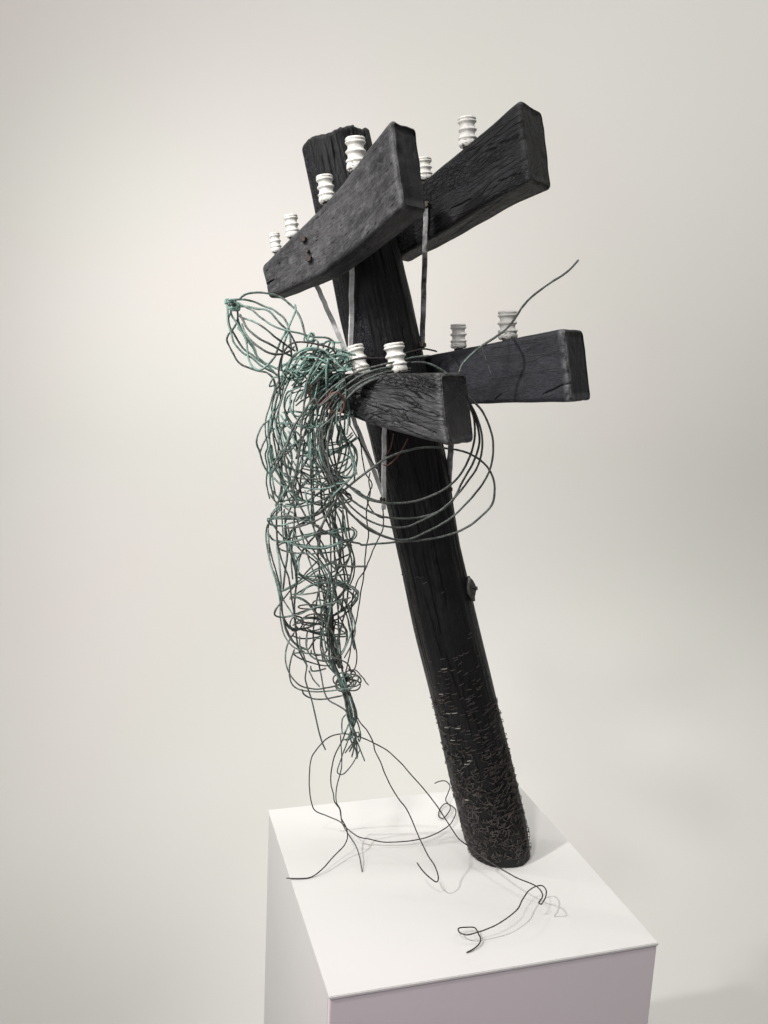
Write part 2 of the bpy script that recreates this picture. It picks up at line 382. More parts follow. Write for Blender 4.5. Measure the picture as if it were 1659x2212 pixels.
# ------------------------------------------------------------------ crossarms
TH = math.radians(31)
BN = CR*math.sin(TH)+CF*math.cos(TH)                    # away from the viewer, square to the boards
def crossarm(label, st, offs, tl, tr, mat, seed, cross_px, cracks=(), ns=210, rnd=.008):
    """st: stations ((x_top,y_top),(x_bottom,y_bottom)) of the front face from far end to near end"""
    pc0 = at(cross_px[0], cross_px[1], 0)
    P = pc0+BN*offs
    tops = np.array([hit(*a, P, BN) for a, b in st]); bots = np.array([hit(*b, P, BN) for a, b in st])
    mid = (tops+bots)/2
    s = np.concatenate([[0], np.cumsum(np.linalg.norm(np.diff(mid, axis=0), axis=1))]); LN = s[-1]
    V = []; G = []; EA = []; EG = []; th_now = lambda u: tl+(tr-tl)*u/LN
    q = 54                                             # points per side
    us = list(np.linspace(0, LN, ns))
    ends = [0, .0008, .002, .004, .007]
    us = ends+[u for u in us if .010 < u < LN-.010]+[LN-e for e in ends[::-1]]
    def ring(u):
        T = np.array([np.interp(u, s, tops[:, i]) for i in range(3)]); B = np.array([np.interp(u, s, bots[:, i]) for i in range(3)])
        th = tl+(tr-tl)*u/LN
        e = min(u, LN-u); ins = 0
        rr = .007
        if e < rr: ins = rr-math.sqrt(max(0, rr*rr-(rr-e)**2)); 
        hv = (T-B); H = np.linalg.norm(hv); hv /= H
        c = (T+B)/2+BN*th/2
        a = H/2-ins*.7; b = th/2-ins*.7
        pts = []
        rd = min(rnd, a*.5, b*.5)
        # rounded rectangle
        segs = []
        n4 = q
        for (x0, y0, x1, y1, cx, cy, a0) in (
            (-b, -a+rd, -b, a-rd, -b+rd, a-rd, math.pi), (-b+rd, a, b-rd, a, b-rd, a-rd, math.pi/2),
            (b, a-rd, b, -a+rd, b-rd, -a+rd, 0), (b-rd, -a, -b+rd, -a, -b+rd, -a+rd, -math.pi/2)):
            for k in range(n4):
                f = k/n4; segs.append((x0+(x1-x0)*f, y0+(y1-y0)*f))
            for k in range(6):
                f = k/6*math.pi/2; segs.append((cx+rd*math.cos(a0-f), cy+rd*math.sin(a0-f)))
        return c, hv, segs, T, B
    bd = (mid[-1]-mid[0])/LN
    for u in us:
        c, hv, segs, T, B = ring(u)
        for (x, y) in segs:
            p = c+BN*x+hv*y
            nx = noise.noise(Vector((u*7+seed, x*14, y*14)))*.0022+noise.noise(Vector((u*30+seed, x*50, y*50)))*.0010
            cr_ = noise.noise(Vector((u*4+seed*2, x*22+4, y*26)))
            nx -= .0014*max(0, 1-abs(cr_)/.04)*(1 if mat in (M_LF, M_UR) else 0)
            gap = 0.
            if x < -th_now(u)*.42:
                H2 = np.linalg.norm(T-B)/2; uu = u; hh = y
                for (f0, h0, f1, h1, wd) in cracks:
                    a0, b0, a1, b1 = f0*LN, h0*H2, f1*LN, h1*H2
                    if min(a0, a1)-.004 < uu < max(a0, a1)+.004:
                        k_ = ((uu-a0)*(a1-a0)+(hh-b0)*(b1-b0))/((a1-a0)**2+(b1-b0)**2); k_ = max(0, min(1, k_))
                        wob = .004*noise.noise(Vector((uu*38, f0*20, seed)))
                        ds = math.hypot(uu-a0-(a1-a0)*k_, hh+wob-b0-(b1-b0)*k_)
                        gap = max(gap, max(0, 1-ds/(wd*(1-.8*abs(2*k_-1)**3)+1e-5)))
                nx -= .005*gap
            d = p-c; l = np.linalg.norm(d)+1e-6
            V.append(p+d/l*nx+bd*(noise.noise(Vector((x*30, y*30, u*3+seed)))*.002 if u < .02 or u > LN-.02 else 0))
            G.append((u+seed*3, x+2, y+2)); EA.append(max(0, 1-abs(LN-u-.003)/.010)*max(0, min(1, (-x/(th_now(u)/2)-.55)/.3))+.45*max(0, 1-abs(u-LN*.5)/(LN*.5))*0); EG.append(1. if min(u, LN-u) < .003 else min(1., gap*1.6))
    nr = len(V)//len(us); F = []
    for j in range(len(us)-1):
        for i in range(nr): a = j*nr+i; b = j*nr+(i+1) % nr; F.append((a, b, b+nr, a+nr))
    # end caps as concentric rings
    for side, j in ((0, 0), (1, len(us)-1)):
        idx = [j*nr+i for i in range(nr)]; c = np.mean([V[i] for i in idx], 0)
        prev = idx
        for f in (.8, .55, .3):
            cur = []
            for i in idx:
                p = c+(V[i]-c)*f; gi = G[i]
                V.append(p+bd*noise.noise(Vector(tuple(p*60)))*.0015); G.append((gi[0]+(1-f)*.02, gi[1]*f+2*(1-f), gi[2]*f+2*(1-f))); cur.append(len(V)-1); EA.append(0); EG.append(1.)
            for i in range(nr):
                a, b = prev[i], prev[(i+1) % nr]; a2, b2 = cur[i], cur[(i+1) % nr]
                F.append((a, a2, b2, b) if side else (a, b, b2, a2))
            prev = cur
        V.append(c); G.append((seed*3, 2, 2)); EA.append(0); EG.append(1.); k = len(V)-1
        for i in range(nr):
            a, b = prev[i], prev[(i+1) % nr]; F.append((a, k, b) if side else (a, b, k))
    o = mesh('crossarm', V, F, mat, pole, attrs={'gc': G, 'edge': EA, 'endshade_crack': EG}); tag(o, label)
    return o, P
RP = .067
UFst = [((563, 572), (579, 646)), ((625, 513), (637, 620)), ((689, 452), (692, 594)), ((740, 393), (750, 550)), ((790, 324), (806, 503)), ((845, 254), (870, 447))]
URst = [((838, 458), (850, 562)), ((868, 430), (880, 543)), ((929, 378), (942, 508)), ((1059, 270), (1078, 423)), ((1124, 213), (1145, 390))]
LFst = [((652, 826), (668, 868)), ((711, 808), (722, 888)), ((760, 806), (766, 903)), ((828, 808), (838, 928)), ((949, 806), (969, 965))]
LRst = [((882, 776), (890, 885)), ((929, 767), (940, 876)), ((1073, 738), (1080, 870)), ((1216, 708), (1235, 869))]
random.seed(3); LFC = []
for k in range(22):
    f0 = random.uniform(.18, .92); h0 = random.uniform(-.85, .85); l0 = random.uniform(.06, .26)
    LFC.append((f0, h0, min(1., f0+l0), h0-l0*random.uniform(.4, 1.4), random.uniform(.0011, .0021)))
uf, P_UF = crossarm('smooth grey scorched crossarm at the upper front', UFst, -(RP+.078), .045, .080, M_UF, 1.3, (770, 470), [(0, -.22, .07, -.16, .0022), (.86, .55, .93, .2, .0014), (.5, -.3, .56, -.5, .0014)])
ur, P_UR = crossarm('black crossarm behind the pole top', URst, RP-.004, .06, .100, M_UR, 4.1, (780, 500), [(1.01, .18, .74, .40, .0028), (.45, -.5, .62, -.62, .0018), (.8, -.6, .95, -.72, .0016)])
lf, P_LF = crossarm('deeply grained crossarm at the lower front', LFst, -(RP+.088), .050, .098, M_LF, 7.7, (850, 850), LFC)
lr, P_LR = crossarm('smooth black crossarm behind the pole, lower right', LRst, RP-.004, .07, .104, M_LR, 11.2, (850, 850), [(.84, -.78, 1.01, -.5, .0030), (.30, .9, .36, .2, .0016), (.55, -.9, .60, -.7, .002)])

# ------------------------------------------------------------------ insulators
def insulator(arm, P, th, base, top, wpx, seed):
    b0 = hit(base[0], base[1]+3, P+BN*th, BN); t0 = hit(top[0], top[1], P+BN*th, BN)
    ax = t0-b0; H = np.linalg.norm(ax)
    dist = (b0-CAMP)@FW; R = wpx*dist/FPX/2
    pr = []; pat = []
    N = 44
    for k in range(N+1):
        f = k/N
        w_ = .5+.5*math.cos(2*math.pi*(f*3.6-.05))
        w_ = w_**2.0
        r = R*(.77+.23*w_)
        if f < .22: r = R*(.90+.07*math.sin(f/.22*math.pi))
        if f > .93: r = R*(.97-.10*((f-.93)/.07)**2)
        if f < .03: r = R*.84
        pr.append((r, f*H)); pat.append(.6*(f < .24)+.5*(f > .9)+.25*w_)
    pr += [(R*.62, H*1.005), (R*.5, H*.985), (R*.22, H*.985)]; pat += [.7, .9, .9]
    V, F, Pt = lathe(pr, b0+ax/H*.004, ax, 32, pat, .05, seed)
    o = mesh('insulator', V, F, M_INS, arm, attrs={'pat': Pt})
    V, F, _ = lathe([(R*.55, -.016), (R*.55, .006)], b0, ax/H, 12); mesh('pin', V, F, M_RUST, o)
    return o
for a in (((771, 372), (767, 303), 45), ((708, 440), (701, 385), 38), ((634, 515), (628, 470), 31), ((599, 547), (593, 509), 24)):
    insulator(uf, P_UF, .028, *a, seed=a[2])
for a in (((1011, 320), (1009, 259), 41), ((918, 392), (915, 347), 36)):
    insulator(ur, P_UR, .03, *a, seed=a[2]*2)
for a in (((860, 808), (851, 747), 46), ((785, 815), (767, 752), 40)):
    insulator(lf, P_LF, .04, *a, seed=a[2]*3)
for a in (((1097, 735), (1096, 677), 43), ((991, 754), (990, 705), 36)):
    insulator(lr, P_LR, .04, *a, seed=a[2]*4)

# ------------------------------------------------------------------ bars, bolts
def bar(name, p, q, wd, th, mat, parent, wdir=None, lab=None, seg=14, bend=.0008):
    ax = q-p; L_ = np.linalg.norm(ax); ax = ax/L_
    wd_ = np.cross(ax, CF) if wdir is None else wdir-ax*(wdir@ax); wd_ = wd_/np.linalg.norm(wd_)
    td = np.cross(ax, wd_)
    V = []
    for k in range(seg+1):
        c = p+ax*L_*k/seg+wd_*bend*noise.noise(Vector((k*.7, p[0]*9, 0)))*2
        for (a, b) in ((-1, -1), (1, -1), (1, 1), (-1, 1)): V.append(c+wd_*a*wd/2+td*b*th/2)
    F = [(3, 2, 1, 0), tuple(seg*4+i for i in range(4))]
    for k in range(seg):
        for i in range(4): a = k*4+i; b = k*4+(i+1) % 4; F.append((a, b, b+4, a+4))
    o = mesh(name, V, F, mat, parent, smooth=False)
    if lab: tag(o, lab)
    return o
rot = lambda v, a: v*math.cos(a)+np.cross(Z, v)*math.sin(a)
PF = -.066                                              # front of the pole
def onP(x, y, P, back=0.): return hit(x, y, P+BN*back, BN)
bar('brace', onP(672, 588, P_UF, .052), at(750, 768, -.030), .0085, .0030, M_STRAP, pole)
bar('brace', onP(761, 540, P_UF, .064), at(757, 770, -.052), .0080, .0040, M_STRAP, pole, rot(CR, .5))
bar('brace', onP(921, 436, P_UR, -.004), at(912, 748, .0), .0090, .0040, M_STRAPD, pole, rot(CR, -.5))
bar('brace', onP(758, 890, P_LF, .050), at(829, 1072, -.030), .0080, .0030, M_STRAP, pole)
bar('brace', onP(830, 915, P_LF, .074), at(829, 1100, -.050), .0075, .0040, M_STRAP, pole, rot(CR, .5))
bar('brace', onP(977, 900, P_LR, -.02), at(969, 1056, -.012), .0105, .0040, M_STRAPD, pole, rot(CR, -.5))
def bolt(parent, p, n, r, h, mat=M_RUST, name='bolt'):
    V, F, _ = lathe([(r, -.004), (r, h*.8), (r*.8, h)], p, n, 6)
    return mesh(name, V, F, mat, parent, smooth=False)
for (x, y, r) in ((657, 517, .0058), (666, 543, .0032), (669, 559, .0062)):
    bolt(uf, onP(x, y, P_UF, .0), -BN+CR*.3, r, .009)
for (x, y) in ((751, 762), (829, 1078)): bolt(pole, at(x, y, -.050), -CF-CR*.5, .006, .008)
bolt(ur, onP(922, 442, P_UR, -.004), -BN, .006, .006)
bolt(pole, at(968, 1056, -.018), -CF+CR*.8, .006, .008)
bolt(pole, at(911, 745, -.018), -CF+CR*.8, .006, .008)
# lead disc nailed to the right of the shaft
pd = at(1017, 1272, -.018); nd_ = (E1*.90-CF*.42); nd_ /= np.linalg.norm(nd_)
V = []; n = 30
ax2 = AX-nd_*(AX@nd_); ax2 /= np.linalg.norm(ax2); ax1 = np.cross(nd_, ax2)
for k, (rr, hh) in enumerate(((1, -.001), (1, .0035), (.8, .0045), (.62, .003), (.4, .005), (.15, .004))):
    for i in range(n):
        a = 2*math.pi*i/n; r = rr*(1+.10*noise.noise(Vector((math.cos(a)*2.5, math.sin(a)*2.5, 0))))
        V.append(pd+ax2*math.cos(a)*r*.025+ax1*math.sin(a)*r*.014+nd_*(hh+.002*math.sin(3*a)*rr))
F = [tuple(range(n))[::-1], tuple(5*n+i for i in range(n))]
for k in range(5):
    for i in range(n): a = k*n+i; b = k*n+(i+1) % n; F.append((a, b, b+n, a+n))
disc = tag(mesh('metal_disc', V, F, M_TAG, pole), 'dull grey metal disc nailed to the right side of the shaft')
V, F, _ = lathe([(.0012, -.002), (.0012, .011), (.004, .0115), (.004, .013)], pd, nd_, 10); mesh('nail', V, F, M_STAPLE, disc)

# ------------------------------------------------------------------ tubes
def catmull(P, step=.0035):
    P = np.asarray(P, float)
    if len(P) == 2: P = np.vstack([P[0], P.mean(0), P[1]])
    Q = np.vstack([2*P[0]-P[1], P, 2*P[-1]-P[-2]]); out = []
    for i in range(1, len(Q)-2):
        p0, p1, p2, p3 = Q[i-1], Q[i], Q[i+1], Q[i+2]
        t0 = 0; t1 = np.linalg.norm(p1-p0)**.5+1e-9; t2 = t1+np.linalg.norm(p2-p1)**.5+1e-9; t3 = t2+np.linalg.norm(p3-p2)**.5+1e-9
        m = max(2, int(np.linalg.norm(p2-p1)/step))
        t = (t1+(t2-t1)*np.arange(m)/m)[:, None]
        A1 = (t1-t)/(t1-t0)*p0+(t-t0)/(t1-t0)*p1; A2 = (t2-t)/(t2-t1)*p1+(t-t1)/(t2-t1)*p2; A3 = (t3-t)/(t3-t2)*p2+(t-t2)/(t3-t2)*p3
        B1 = (t2-t)/(t2-t0)*A1+(t-t0)/(t2-t0)*A2; B2 = (t3-t)/(t3-t1)*A2+(t-t1)/(t3-t1)*A3
        out.append((t2-t)/(t2-t1)*B1+(t-t1)/(t2-t1)*B2)
    return np.vstack(out+[P[-1:]])
class Tubes:
    def __init__(s): s.V = []; s.F = []; s.A = []
    def add(s, pts, r, pat=.5, lump=.12, kink=.0006, n=6, sm=True):
        c = catmull(pts) if sm else np.asarray(pts, float)
        if len(c) < 3: return
        sd = random.random()*100
        if kink:
            for i in range(1, len(c)-1):
                v = noise.noise_vector(Vector(tuple(c[i]*55+sd))); c[i] = c[i]+np.array(v)*kink
        T = np.gradient(c, axis=0); T /= (np.linalg.norm(T, axis=1)[:, None]+1e-12)
        up = np.array([.3, .2, .93]); nrm = np.cross(T[0], up); nrm /= np.linalg.norm(nrm)+1e-9
        b0 = sum(len(v) for v in s.V)
        rows = []
        for i in range(len(c)):
            nrm = nrm-T[i]*(nrm@T[i]); nrm /= np.linalg.norm(nrm)+1e-9; bi = np.cross(T[i], nrm)
            rr = r*(1+lump*noise.noise(Vector((i*.55, sd, 0))))
            if i in (0, len(c)-1): rr *= .8
            ang = np.arange(n)*2*math.pi/n
            rows.append(c[i]+rr*(np.cos(ang)[:, None]*nrm+np.sin(ang)[:, None]*bi))
        s.V.append(np.vstack(rows)); m = len(c)
        for i in range(m-1):
            for k in range(n): a = b0+i*n+k; b = b0+i*n+(k+1) % n; s.F.append((a, b, b+n, a+n))
        s.F.append(tuple(b0+k for k in range(n))[::-1]); s.F.append(tuple(b0+(m-1)*n+k for k in range(n)))
        for i in range(m):
            p = pat+.5*noise.noise(Vector((i*.06, sd, 5))); s.A += [p]*n
    def build(s, name, mat, parent=None, **k):
        return mesh(name, np.vstack(s.V), s.F, mat, parent, attrs={'pat': s.A}, **k)
def path(px, keys):
    """picture trace + depth keys {index: offset d | ('h', height)} -> points"""
    n = len(px); ks = sorted(keys); ks_i = [k if k >= 0 else n+k for k in keys]
    kv = {}
    for k, v in keys.items():
        i = k if k >= 0 else n+k
        kv[i] = d_on(*px[i], v[1]) if isinstance(v, tuple) else v
    idx = sorted(kv); dist = np.concatenate([[0], np.cumsum([math.dist(px[i], px[i+1]) for i in range(n-1)])])
    ds = np.interp(dist, [dist[i] for i in idx], [kv[i] for i in idx])
    ht = {i if i >= 0 else n+i: v[1] for i, v in keys.items() if isinstance(v, tuple)}
    out = []
    for i, ((x, y), d) in enumerate(zip(px, ds)):
        lo = [k for k in ht if k <= i]; hi = [k for k in ht if k >= i]
        p = at(x, y, d)
        if lo and hi and not any(k not in ht and max(lo) < k < min(hi) for k in idx):
            a, b = max(lo), min(hi); f = 0 if a == b else (dist[i]-dist[a])/(dist[b]-dist[a]); p = atz(x, y, ht[a]+(ht[b]-ht[a])*f)
        elif p[2] < .003: p = atz(x, y, .003)
        out.append(p)
    return out
RG = {'3': (.4, 663.6, .4, 663.6), '4': (.19506, 544.15, .19506, 829.5), '5': (.19506, 544.15, .19506, 1227.7),
      'H': (.18, 464.5, .18, 610.5), '7': (.32, 530.9, .32, 1559.5), '8': (.26, 895.9, .26, 1692.2), 'D': (1, 0, 1, 0)}
def tr(k, pts):
    a, b, c, d = RG[k]; return [(x*a+b, y*c+d) for x, y in pts]

random.seed(11)
# ------------------------------------------------------------------ the wire figure
FD = -.125                                               # depth of the figure's middle
fig = tag(empty('wire_figure', at(757, 1640, FD)), 'hanging human figure of tangled green copper wire, caged head tipped left, beside the black pole', 'wire sculpture')
head = Tubes()
HW = [
 ([(300,190),(350,150),(430,125),(530,118),(640,130),(740,155),(830,200),(900,260),(960,320),(1010,400),(1050,500),(1080,620),(1110,700)], .045, .2),
 ([(140,260),(190,215),(260,200),(370,205),(480,235),(580,280),(690,320),(760,370),(830,430),(870,500),(890,580),(905,700),(920,880)], .03, .4),
 ([(290,285),(400,290),(500,315),(600,320),(660,350),(720,420),(790,500),(870,570),(930,660),(975,760),(990,830)], -.02, .4),
 ([(270,235),(330,270),(400,310),(460,340),(540,410),(620,470),(700,520),(800,560),(900,585),(1000,605),(1120,640),(1220,655),(1330,660),(1400,690),(1430,740),(1415,780)], -.03, .3),
 ([(290,400),(350,430),(450,460),(550,515),(650,590),(730,660),(800,710),(880,770),(960,820)], -.045, .2),
 ([(300,380),(340,460),(380,540),(450,610),(540,680),(640,730),(740,785),(830,840),(920,885)], -.05, .1),
 ([(325,495),(350,580),(390,650),(460,720),(530,775),(620,830),(720,860),(820,855),(900,820),(950,770)], -.055, .2),
 ([(960,265),(965,330),(930,430),(890,520),(850,590),(800,680),(750,790),(730,870),(680,940),(620,1000),(540,1050),(480,1035),(430,980),(395,880),(385,780),(370,680),(320,590),(270,540)], -.035, .6),
 ([(150,270),(150,400),(160,500),(190,600),(230,720),(290,800),(360,860),(440,900),(530,980),(640,1050),(700,1080),(800,1150)], -.02, .4),
 ([(190,300),(200,390),(260,480),(310,560),(350,640),(400,710),(460,790),(500,880),(560,940),(650,990),(760,1040),(840,1070)], .0, .7),
 ([(180,370),(160,430),(180,540),(230,620),(290,720),(360,810),(450,870),(540,940),(620,1000),(700,1060),(760,1130),(850,1165)], .03, .4),
 ([(270,320),(275,400),(260,480),(210,560),(160,620),(140,690),(180,780),(220,860),(260,930),(330,990),(430,1030),(520,1060),(620,1080),(690,1140),(720,1230),(740,1330)], .02, .1),
 ([(270,420),(300,520),(350,630),(430,720),(480,810),(500,870),(540,930)], .04, .8),
 ([(880,580),(850,660),(820,750),(810,850),(790,950),(800,1060)], -.02, .8),
]
for pts, bul, pat in HW:
    p = tr('H', pts); n = len(p)
    head.add([at(x, y, FD-.02+bul*math.sin(math.pi*min(1, (i+.3)/(n-.4)))) for i, (x, y) in enumerate(p)], .0019, pat, .22)
for k in range(7):
    c = tr('H', [(215+random.uniform(-25, 25), 280+random.uniform(-25, 25))])[0]; r = random.uniform(5, 13); a0 = random.uniform(0, 6); ti = random.uniform(.4, 1)
    head.add([at(c[0]+r*math.cos(a0+t), c[1]+r*ti*math.sin(a0+t+.5), FD-.02+.012*math.sin(t+k)) for t in np.linspace(0, 5.6, 10)], .0019, .7, .3)
head.build('head', M_VERD, fig)

SIL = [(725, 640, 745), (760, 606, 752), (800, 592, 757), (850, 594, 752), (900, 588, 760), (950, 583, 768), (1000, 586, 770), (1050, 590, 765), (1100, 584, 752),
       (1150, 587, 758), (1200, 591, 763), (1250, 602, 772), (1300, 602, 765), (1350, 614, 748), (1400, 622, 745), (1450, 645, 762), (1480, 680, 772), (1510, 720, 772), (1560, 738, 777), (1610, 734, 784), (1650, 732, 786)]
SY = [a[0] for a in SIL]
def sil(y): return np.interp(y, SY, [a[1] for a in SIL]), np.interp(y, SY, [a[2] for a in SIL])
def body(y, ph, rho, dep=.055):
    l, r = sil(y); c = (l+r)/2; h = (r-l)/2
    return at(c+h*rho*math.cos(ph), y, FD+dep*min(1, h/70)*rho*math.sin(ph))
tor = Tubes()
RG['A'] = (.21006, 475.1, .21006, 615.8); RG['B'] = (.28307, 550.8, .28307, 1058.4)
RA = [
 [(570,1230),(600,1100),(650,980),(700,860),(760,750),(830,680),(920,650),(1000,655),(1080,690),(1170,760),(1230,830),(1290,870)],
 [(640,1000),(600,1100),(560,1250),(510,1380),(495,1520),(510,1650),(490,1750),(520,1900),(520,2050),(560,2212)],
 [(700,880),(640,1020),(590,1150),(560,1300),(540,1420),(510,1550),(520,1700),(530,1850),(540,2000),(570,2150)],
 [(740,760),(690,900),(650,1050),(620,1200),(600,1350),(620,1480),(660,1620),(720,1760),(790,1870),(850,1960),(930,2040)],
 [(830,700),(790,800),(730,920),(670,1080),(620,1230),(580,1380),(600,1500),(640,1650),(640,1800),(640,1950),(700,2100),(760,2212)],
 [(960,700),(900,800),(820,900),(740,960),(660,1030)],
 [(1260,780),(1180,830),(1080,950),(990,1100),(930,1250),(800,1350),(740,1310),(720,1180),(750,1070),(790,1010)],
 [(860,1040),(800,1060),(700,1100),(660,1200),(680,1320),(740,1430),(780,1560),(790,1680)],
 [(1220,800),(1240,880),(1180,980),(1080,1060),(960,1120),(860,1180),(780,1240)],
 [(1300,850),(1200,960),(1100,1050),(1000,1120)],
 [(930,1260),(920,1450),(930,1700),(930,1900),(945,2130)],
 [(960,1230),(955,1400),(970,1550),(985,1700),(990,1900),(1000,2100)],
 [(880,1430),(900,1530),(920,1650),(920,1800)],
 [(1040,980),(1020,1100),(1010,1300),(960,1450),(900,1600),(850,1750),(800,1900),(770,2100)],
 [(1200,1340),(1240,1430),(1280,1550),(1330,1700),(1370,1830),(1390,1960)],
 [(1290,1070),(1285,1300),(1280,1500),(1300,1650),(1270,1800),(1220,1930),(1160,2030),(1060,2110),(940,2180)],
 [(1120,1340),(1210,1440),(1250,1560),(1300,1620),(1380,1680),(1410,1780),(1390,1900),(1340,1990),(1250,2040),(1130,2080),(990,2100),(850,2080)],
 [(560,1420),(700,1420),(880,1460),(1000,1450),(1130,1410),(1270,1380),(1345,1345),(1290,1290)],
 [(640,1310),(760,1300),(860,1310),(1000,1340),(1100,1330)],
 [(520,1810),(620,1760),(740,1660),(850,1560),(960,1460),(1080,1340)],
 [(540,1930),(620,1780),(700,1620),(790,1460),(880,1330),(1000,1250)],
 [(760,1620),(880,1650),(1030,1650),(1180,1640),(1300,1600),(1370,1540)],
 [(780,1680),(900,1710),(1060,1700),(1200,1680),(1330,1620),(1410,1560)],
 [(790,1750),(900,1760),(1060,1745),(1200,1700),(1320,1650)],
 [(840,1850),(930,1870),(1050,1870),(1170,1850),(1270,1810),(1340,1770)],
 [(700,1500),(780,1620),(900,1760),(1050,1900),(1150,2000),(1240,2120)],
 [(600,1760),(720,1880),(850,1920),(950,1980),(1100,2060),(1250,2090)],
 [(750,2212),(850,2050),(960,1960),(1100,1900),(1230,1920),(1300,1970),(1370,1960)],
 [(620,1330),(700,1450),(800,1520),(860,1600),(960,1700),(1080,1760),(1230,1700),(1380,1590)],
 [(1140,1340),(1130,1500),(1110,1620),(1080,1700)],
 [(1230,1450),(1215,1620),(1240,1630),(1250,1450)],
 [(640,960),(560,950),(512,1035),(560,1030),(640,990)],
 [(610,860),(700,800),(800,740),(880,690),(940,620),(965,540),(935,495),(905,560),(930,590)],
 [(850,760),(970,745),(1080,790),(1160,850)],
 [(880,840),(980,800),(1060,700),(1150,650),(1260,680),(1340,700)],
 [(700,860),(840,870),(980,900),(1080,880),(1200,880),(1350,870)],
 [(640,940),(780,880),(900,860),(1000,830),(1100,760),(1200,720),(1290,720),(1340,780),(1320,860),(1260,900)],
 [(1180,850),(1220,760),(1290,740),(1330,800),(1290,870),(1240,900)],
 [(560,1290),(570,1450),(610,1600),(680,1760),(760,1900),(820,2080),(850,2212)],
 [(1100,1100),(1060,1250),(1030,1400),(1040,1560),(1060,1700),(1110,1860),(1180,2000),(1260,2120)],
 [(530,1640),(560,1800),(640,1930),(740,2030),(800,2130)],
 [(620,2212),(700,2060),(820,1920),(900,1800),(950,1720)],
 [(690,1360),(650,1500),(700,1640),(740,1790),(720,1950),(700,2100),(650,2212)],
 [(1330,1690),(1300,1850),(1250,2000),(1200,2150)],
]
for i, p in enumerate(RA):
    q = tr('A', p); n = len(q); a0 = (i*2.399) % 6.28
    back = i in (21, 22, 23, 24, 18)
    dd = [(.035 if back else -.012)+.038*math.sin(a0+j*.45) for j in range(n)]
    top = np.mean([y for x, y in q]) < 850
    if i % 5 != 3:
        ox, oy = random.uniform(-9, 9), random.uniform(-10, 10); gx_, gy_ = random.uniform(-5, 5), random.uniform(-5, 5)
        tor.add([at(x+ox+gx_*math.sin(j*.9), y+oy+gy_*math.cos(j*.8), FD+d*.7+random.uniform(-.004, .004)) for j, ((x, y), d) in enumerate(zip(q, dd))], .00138, random.uniform(.0, .8), .2, .0006)
    tor.add([at(x, y, FD+d) for (x, y), d in zip(q, dd)], .00155, random.uniform(.5, 1.1) if top else random.uniform(.15, .8), .2, .0007)
RB = [
 [(270,0),(330,60),(430,100),(560,120),(680,100),(735,80),(720,40),(650,20)],
 [(180,110),(300,130),(420,110),(520,70),(600,20)],
 [(130,0),(200,110),(150,170),(110,240),(100,330),(120,480),(160,620),(200,780),(210,950),(240,1080),(300,1170),(390,1215)],
 [(330,0),(280,120),(230,260),(240,380),(250,480),(230,620),(215,760)],
 [(450,0),(430,150),(450,300),(500,450),(560,600),(600,760),(640,900)],
 [(380,0),(420,200),(470,340),(520,420),(560,540),(640,640),(700,750),(760,820)],
 [(620,0),(560,180),(470,330),(380,440),(330,560),(340,650),(450,660),(600,680),(720,730),(790,790),(770,850)],
 [(720,290),(760,320),(740,370),(660,390),(560,440),(460,450),(340,430),(250,400)],
 [(670,150),(690,280),(710,420),(740,560),(720,700),(650,800),(560,900),(500,980)],
 [(640,140),(680,200),(680,300),(720,420),(755,520),(740,620),(700,720)],
 [(560,120),(600,260),(640,400),(640,560),(600,700),(590,800),(570,950),(540,1100)],
 [(300,280),(330,400),(420,480),(500,560),(560,700),(540,850),(480,1000)],
 [(250,400),(300,520),(340,640),(450,720),(560,780),(640,860),(700,960),(730,1080),(760,1220)],
 [(500,520),(420,600),(330,700),(250,790),(170,900),(150,950),(200,970),(330,950),(450,900),(600,860),(730,820)],
 [(270,830),(310,820),(400,860),(480,960),(560,1040),(620,1150),(640,1260)],
 [(350,800),(400,740),(500,710),(620,710),(720,740),(790,780),(740,870),(620,950),(480,1020),(370,1060),(270,1060),(210,980)],
 [(480,980),(600,1020),(690,1060),(700,1090),(600,1105),(480,1090),(400,1060)],
 [(640,960),(680,1040),(700,1120),(680,1210),(600,1290),(500,1300),(420,1260),(390,1180),(400,1080)],
 [(110,220),(220,200),(350,210),(480,180),(560,120)],
 [(500,0),(520,180),(600,320),(680,420),(740,420)],
 [(600,0),(500,140),(380,240),(290,300),(260,420),(330,540),(330,650)],
 [(240,380),(160,300),(120,200),(190,110),(330,30)],
 [(450,660),(560,640),(650,590),(720,510),(735,430)],
 [(190,780),(330,700),(440,620),(560,560),(700,500)],
 [(690,840),(740,980),(740,1060),(700,1180),(660,1260)],
]
for i, p in enumerate(RB):
    q = tr('B', p); n = len(q); a0 = (i*1.9+1) % 6.28
    if i % 4 != 1:
        ox, oy = random.uniform(-8, 8), random.uniform(-9, 9); k_ = random.uniform(.93, 1.03); xm = np.mean([x for x, y in q])
        tor.add([at(xm+(x-xm)*k_+ox, y+oy+3*math.sin(j), FD+.005+.03*math.sin(a0+1+j*.5)) for j, (x, y) in enumerate(q)], .0014, random.uniform(-.2, .5), .15, .0005)
    tor.add([at(x, y, FD-.005+.036*math.sin(a0+j*.5)) for j, (x, y) in enumerate(q)], .0015, random.uniform(-.1, .65), .15, .0005)
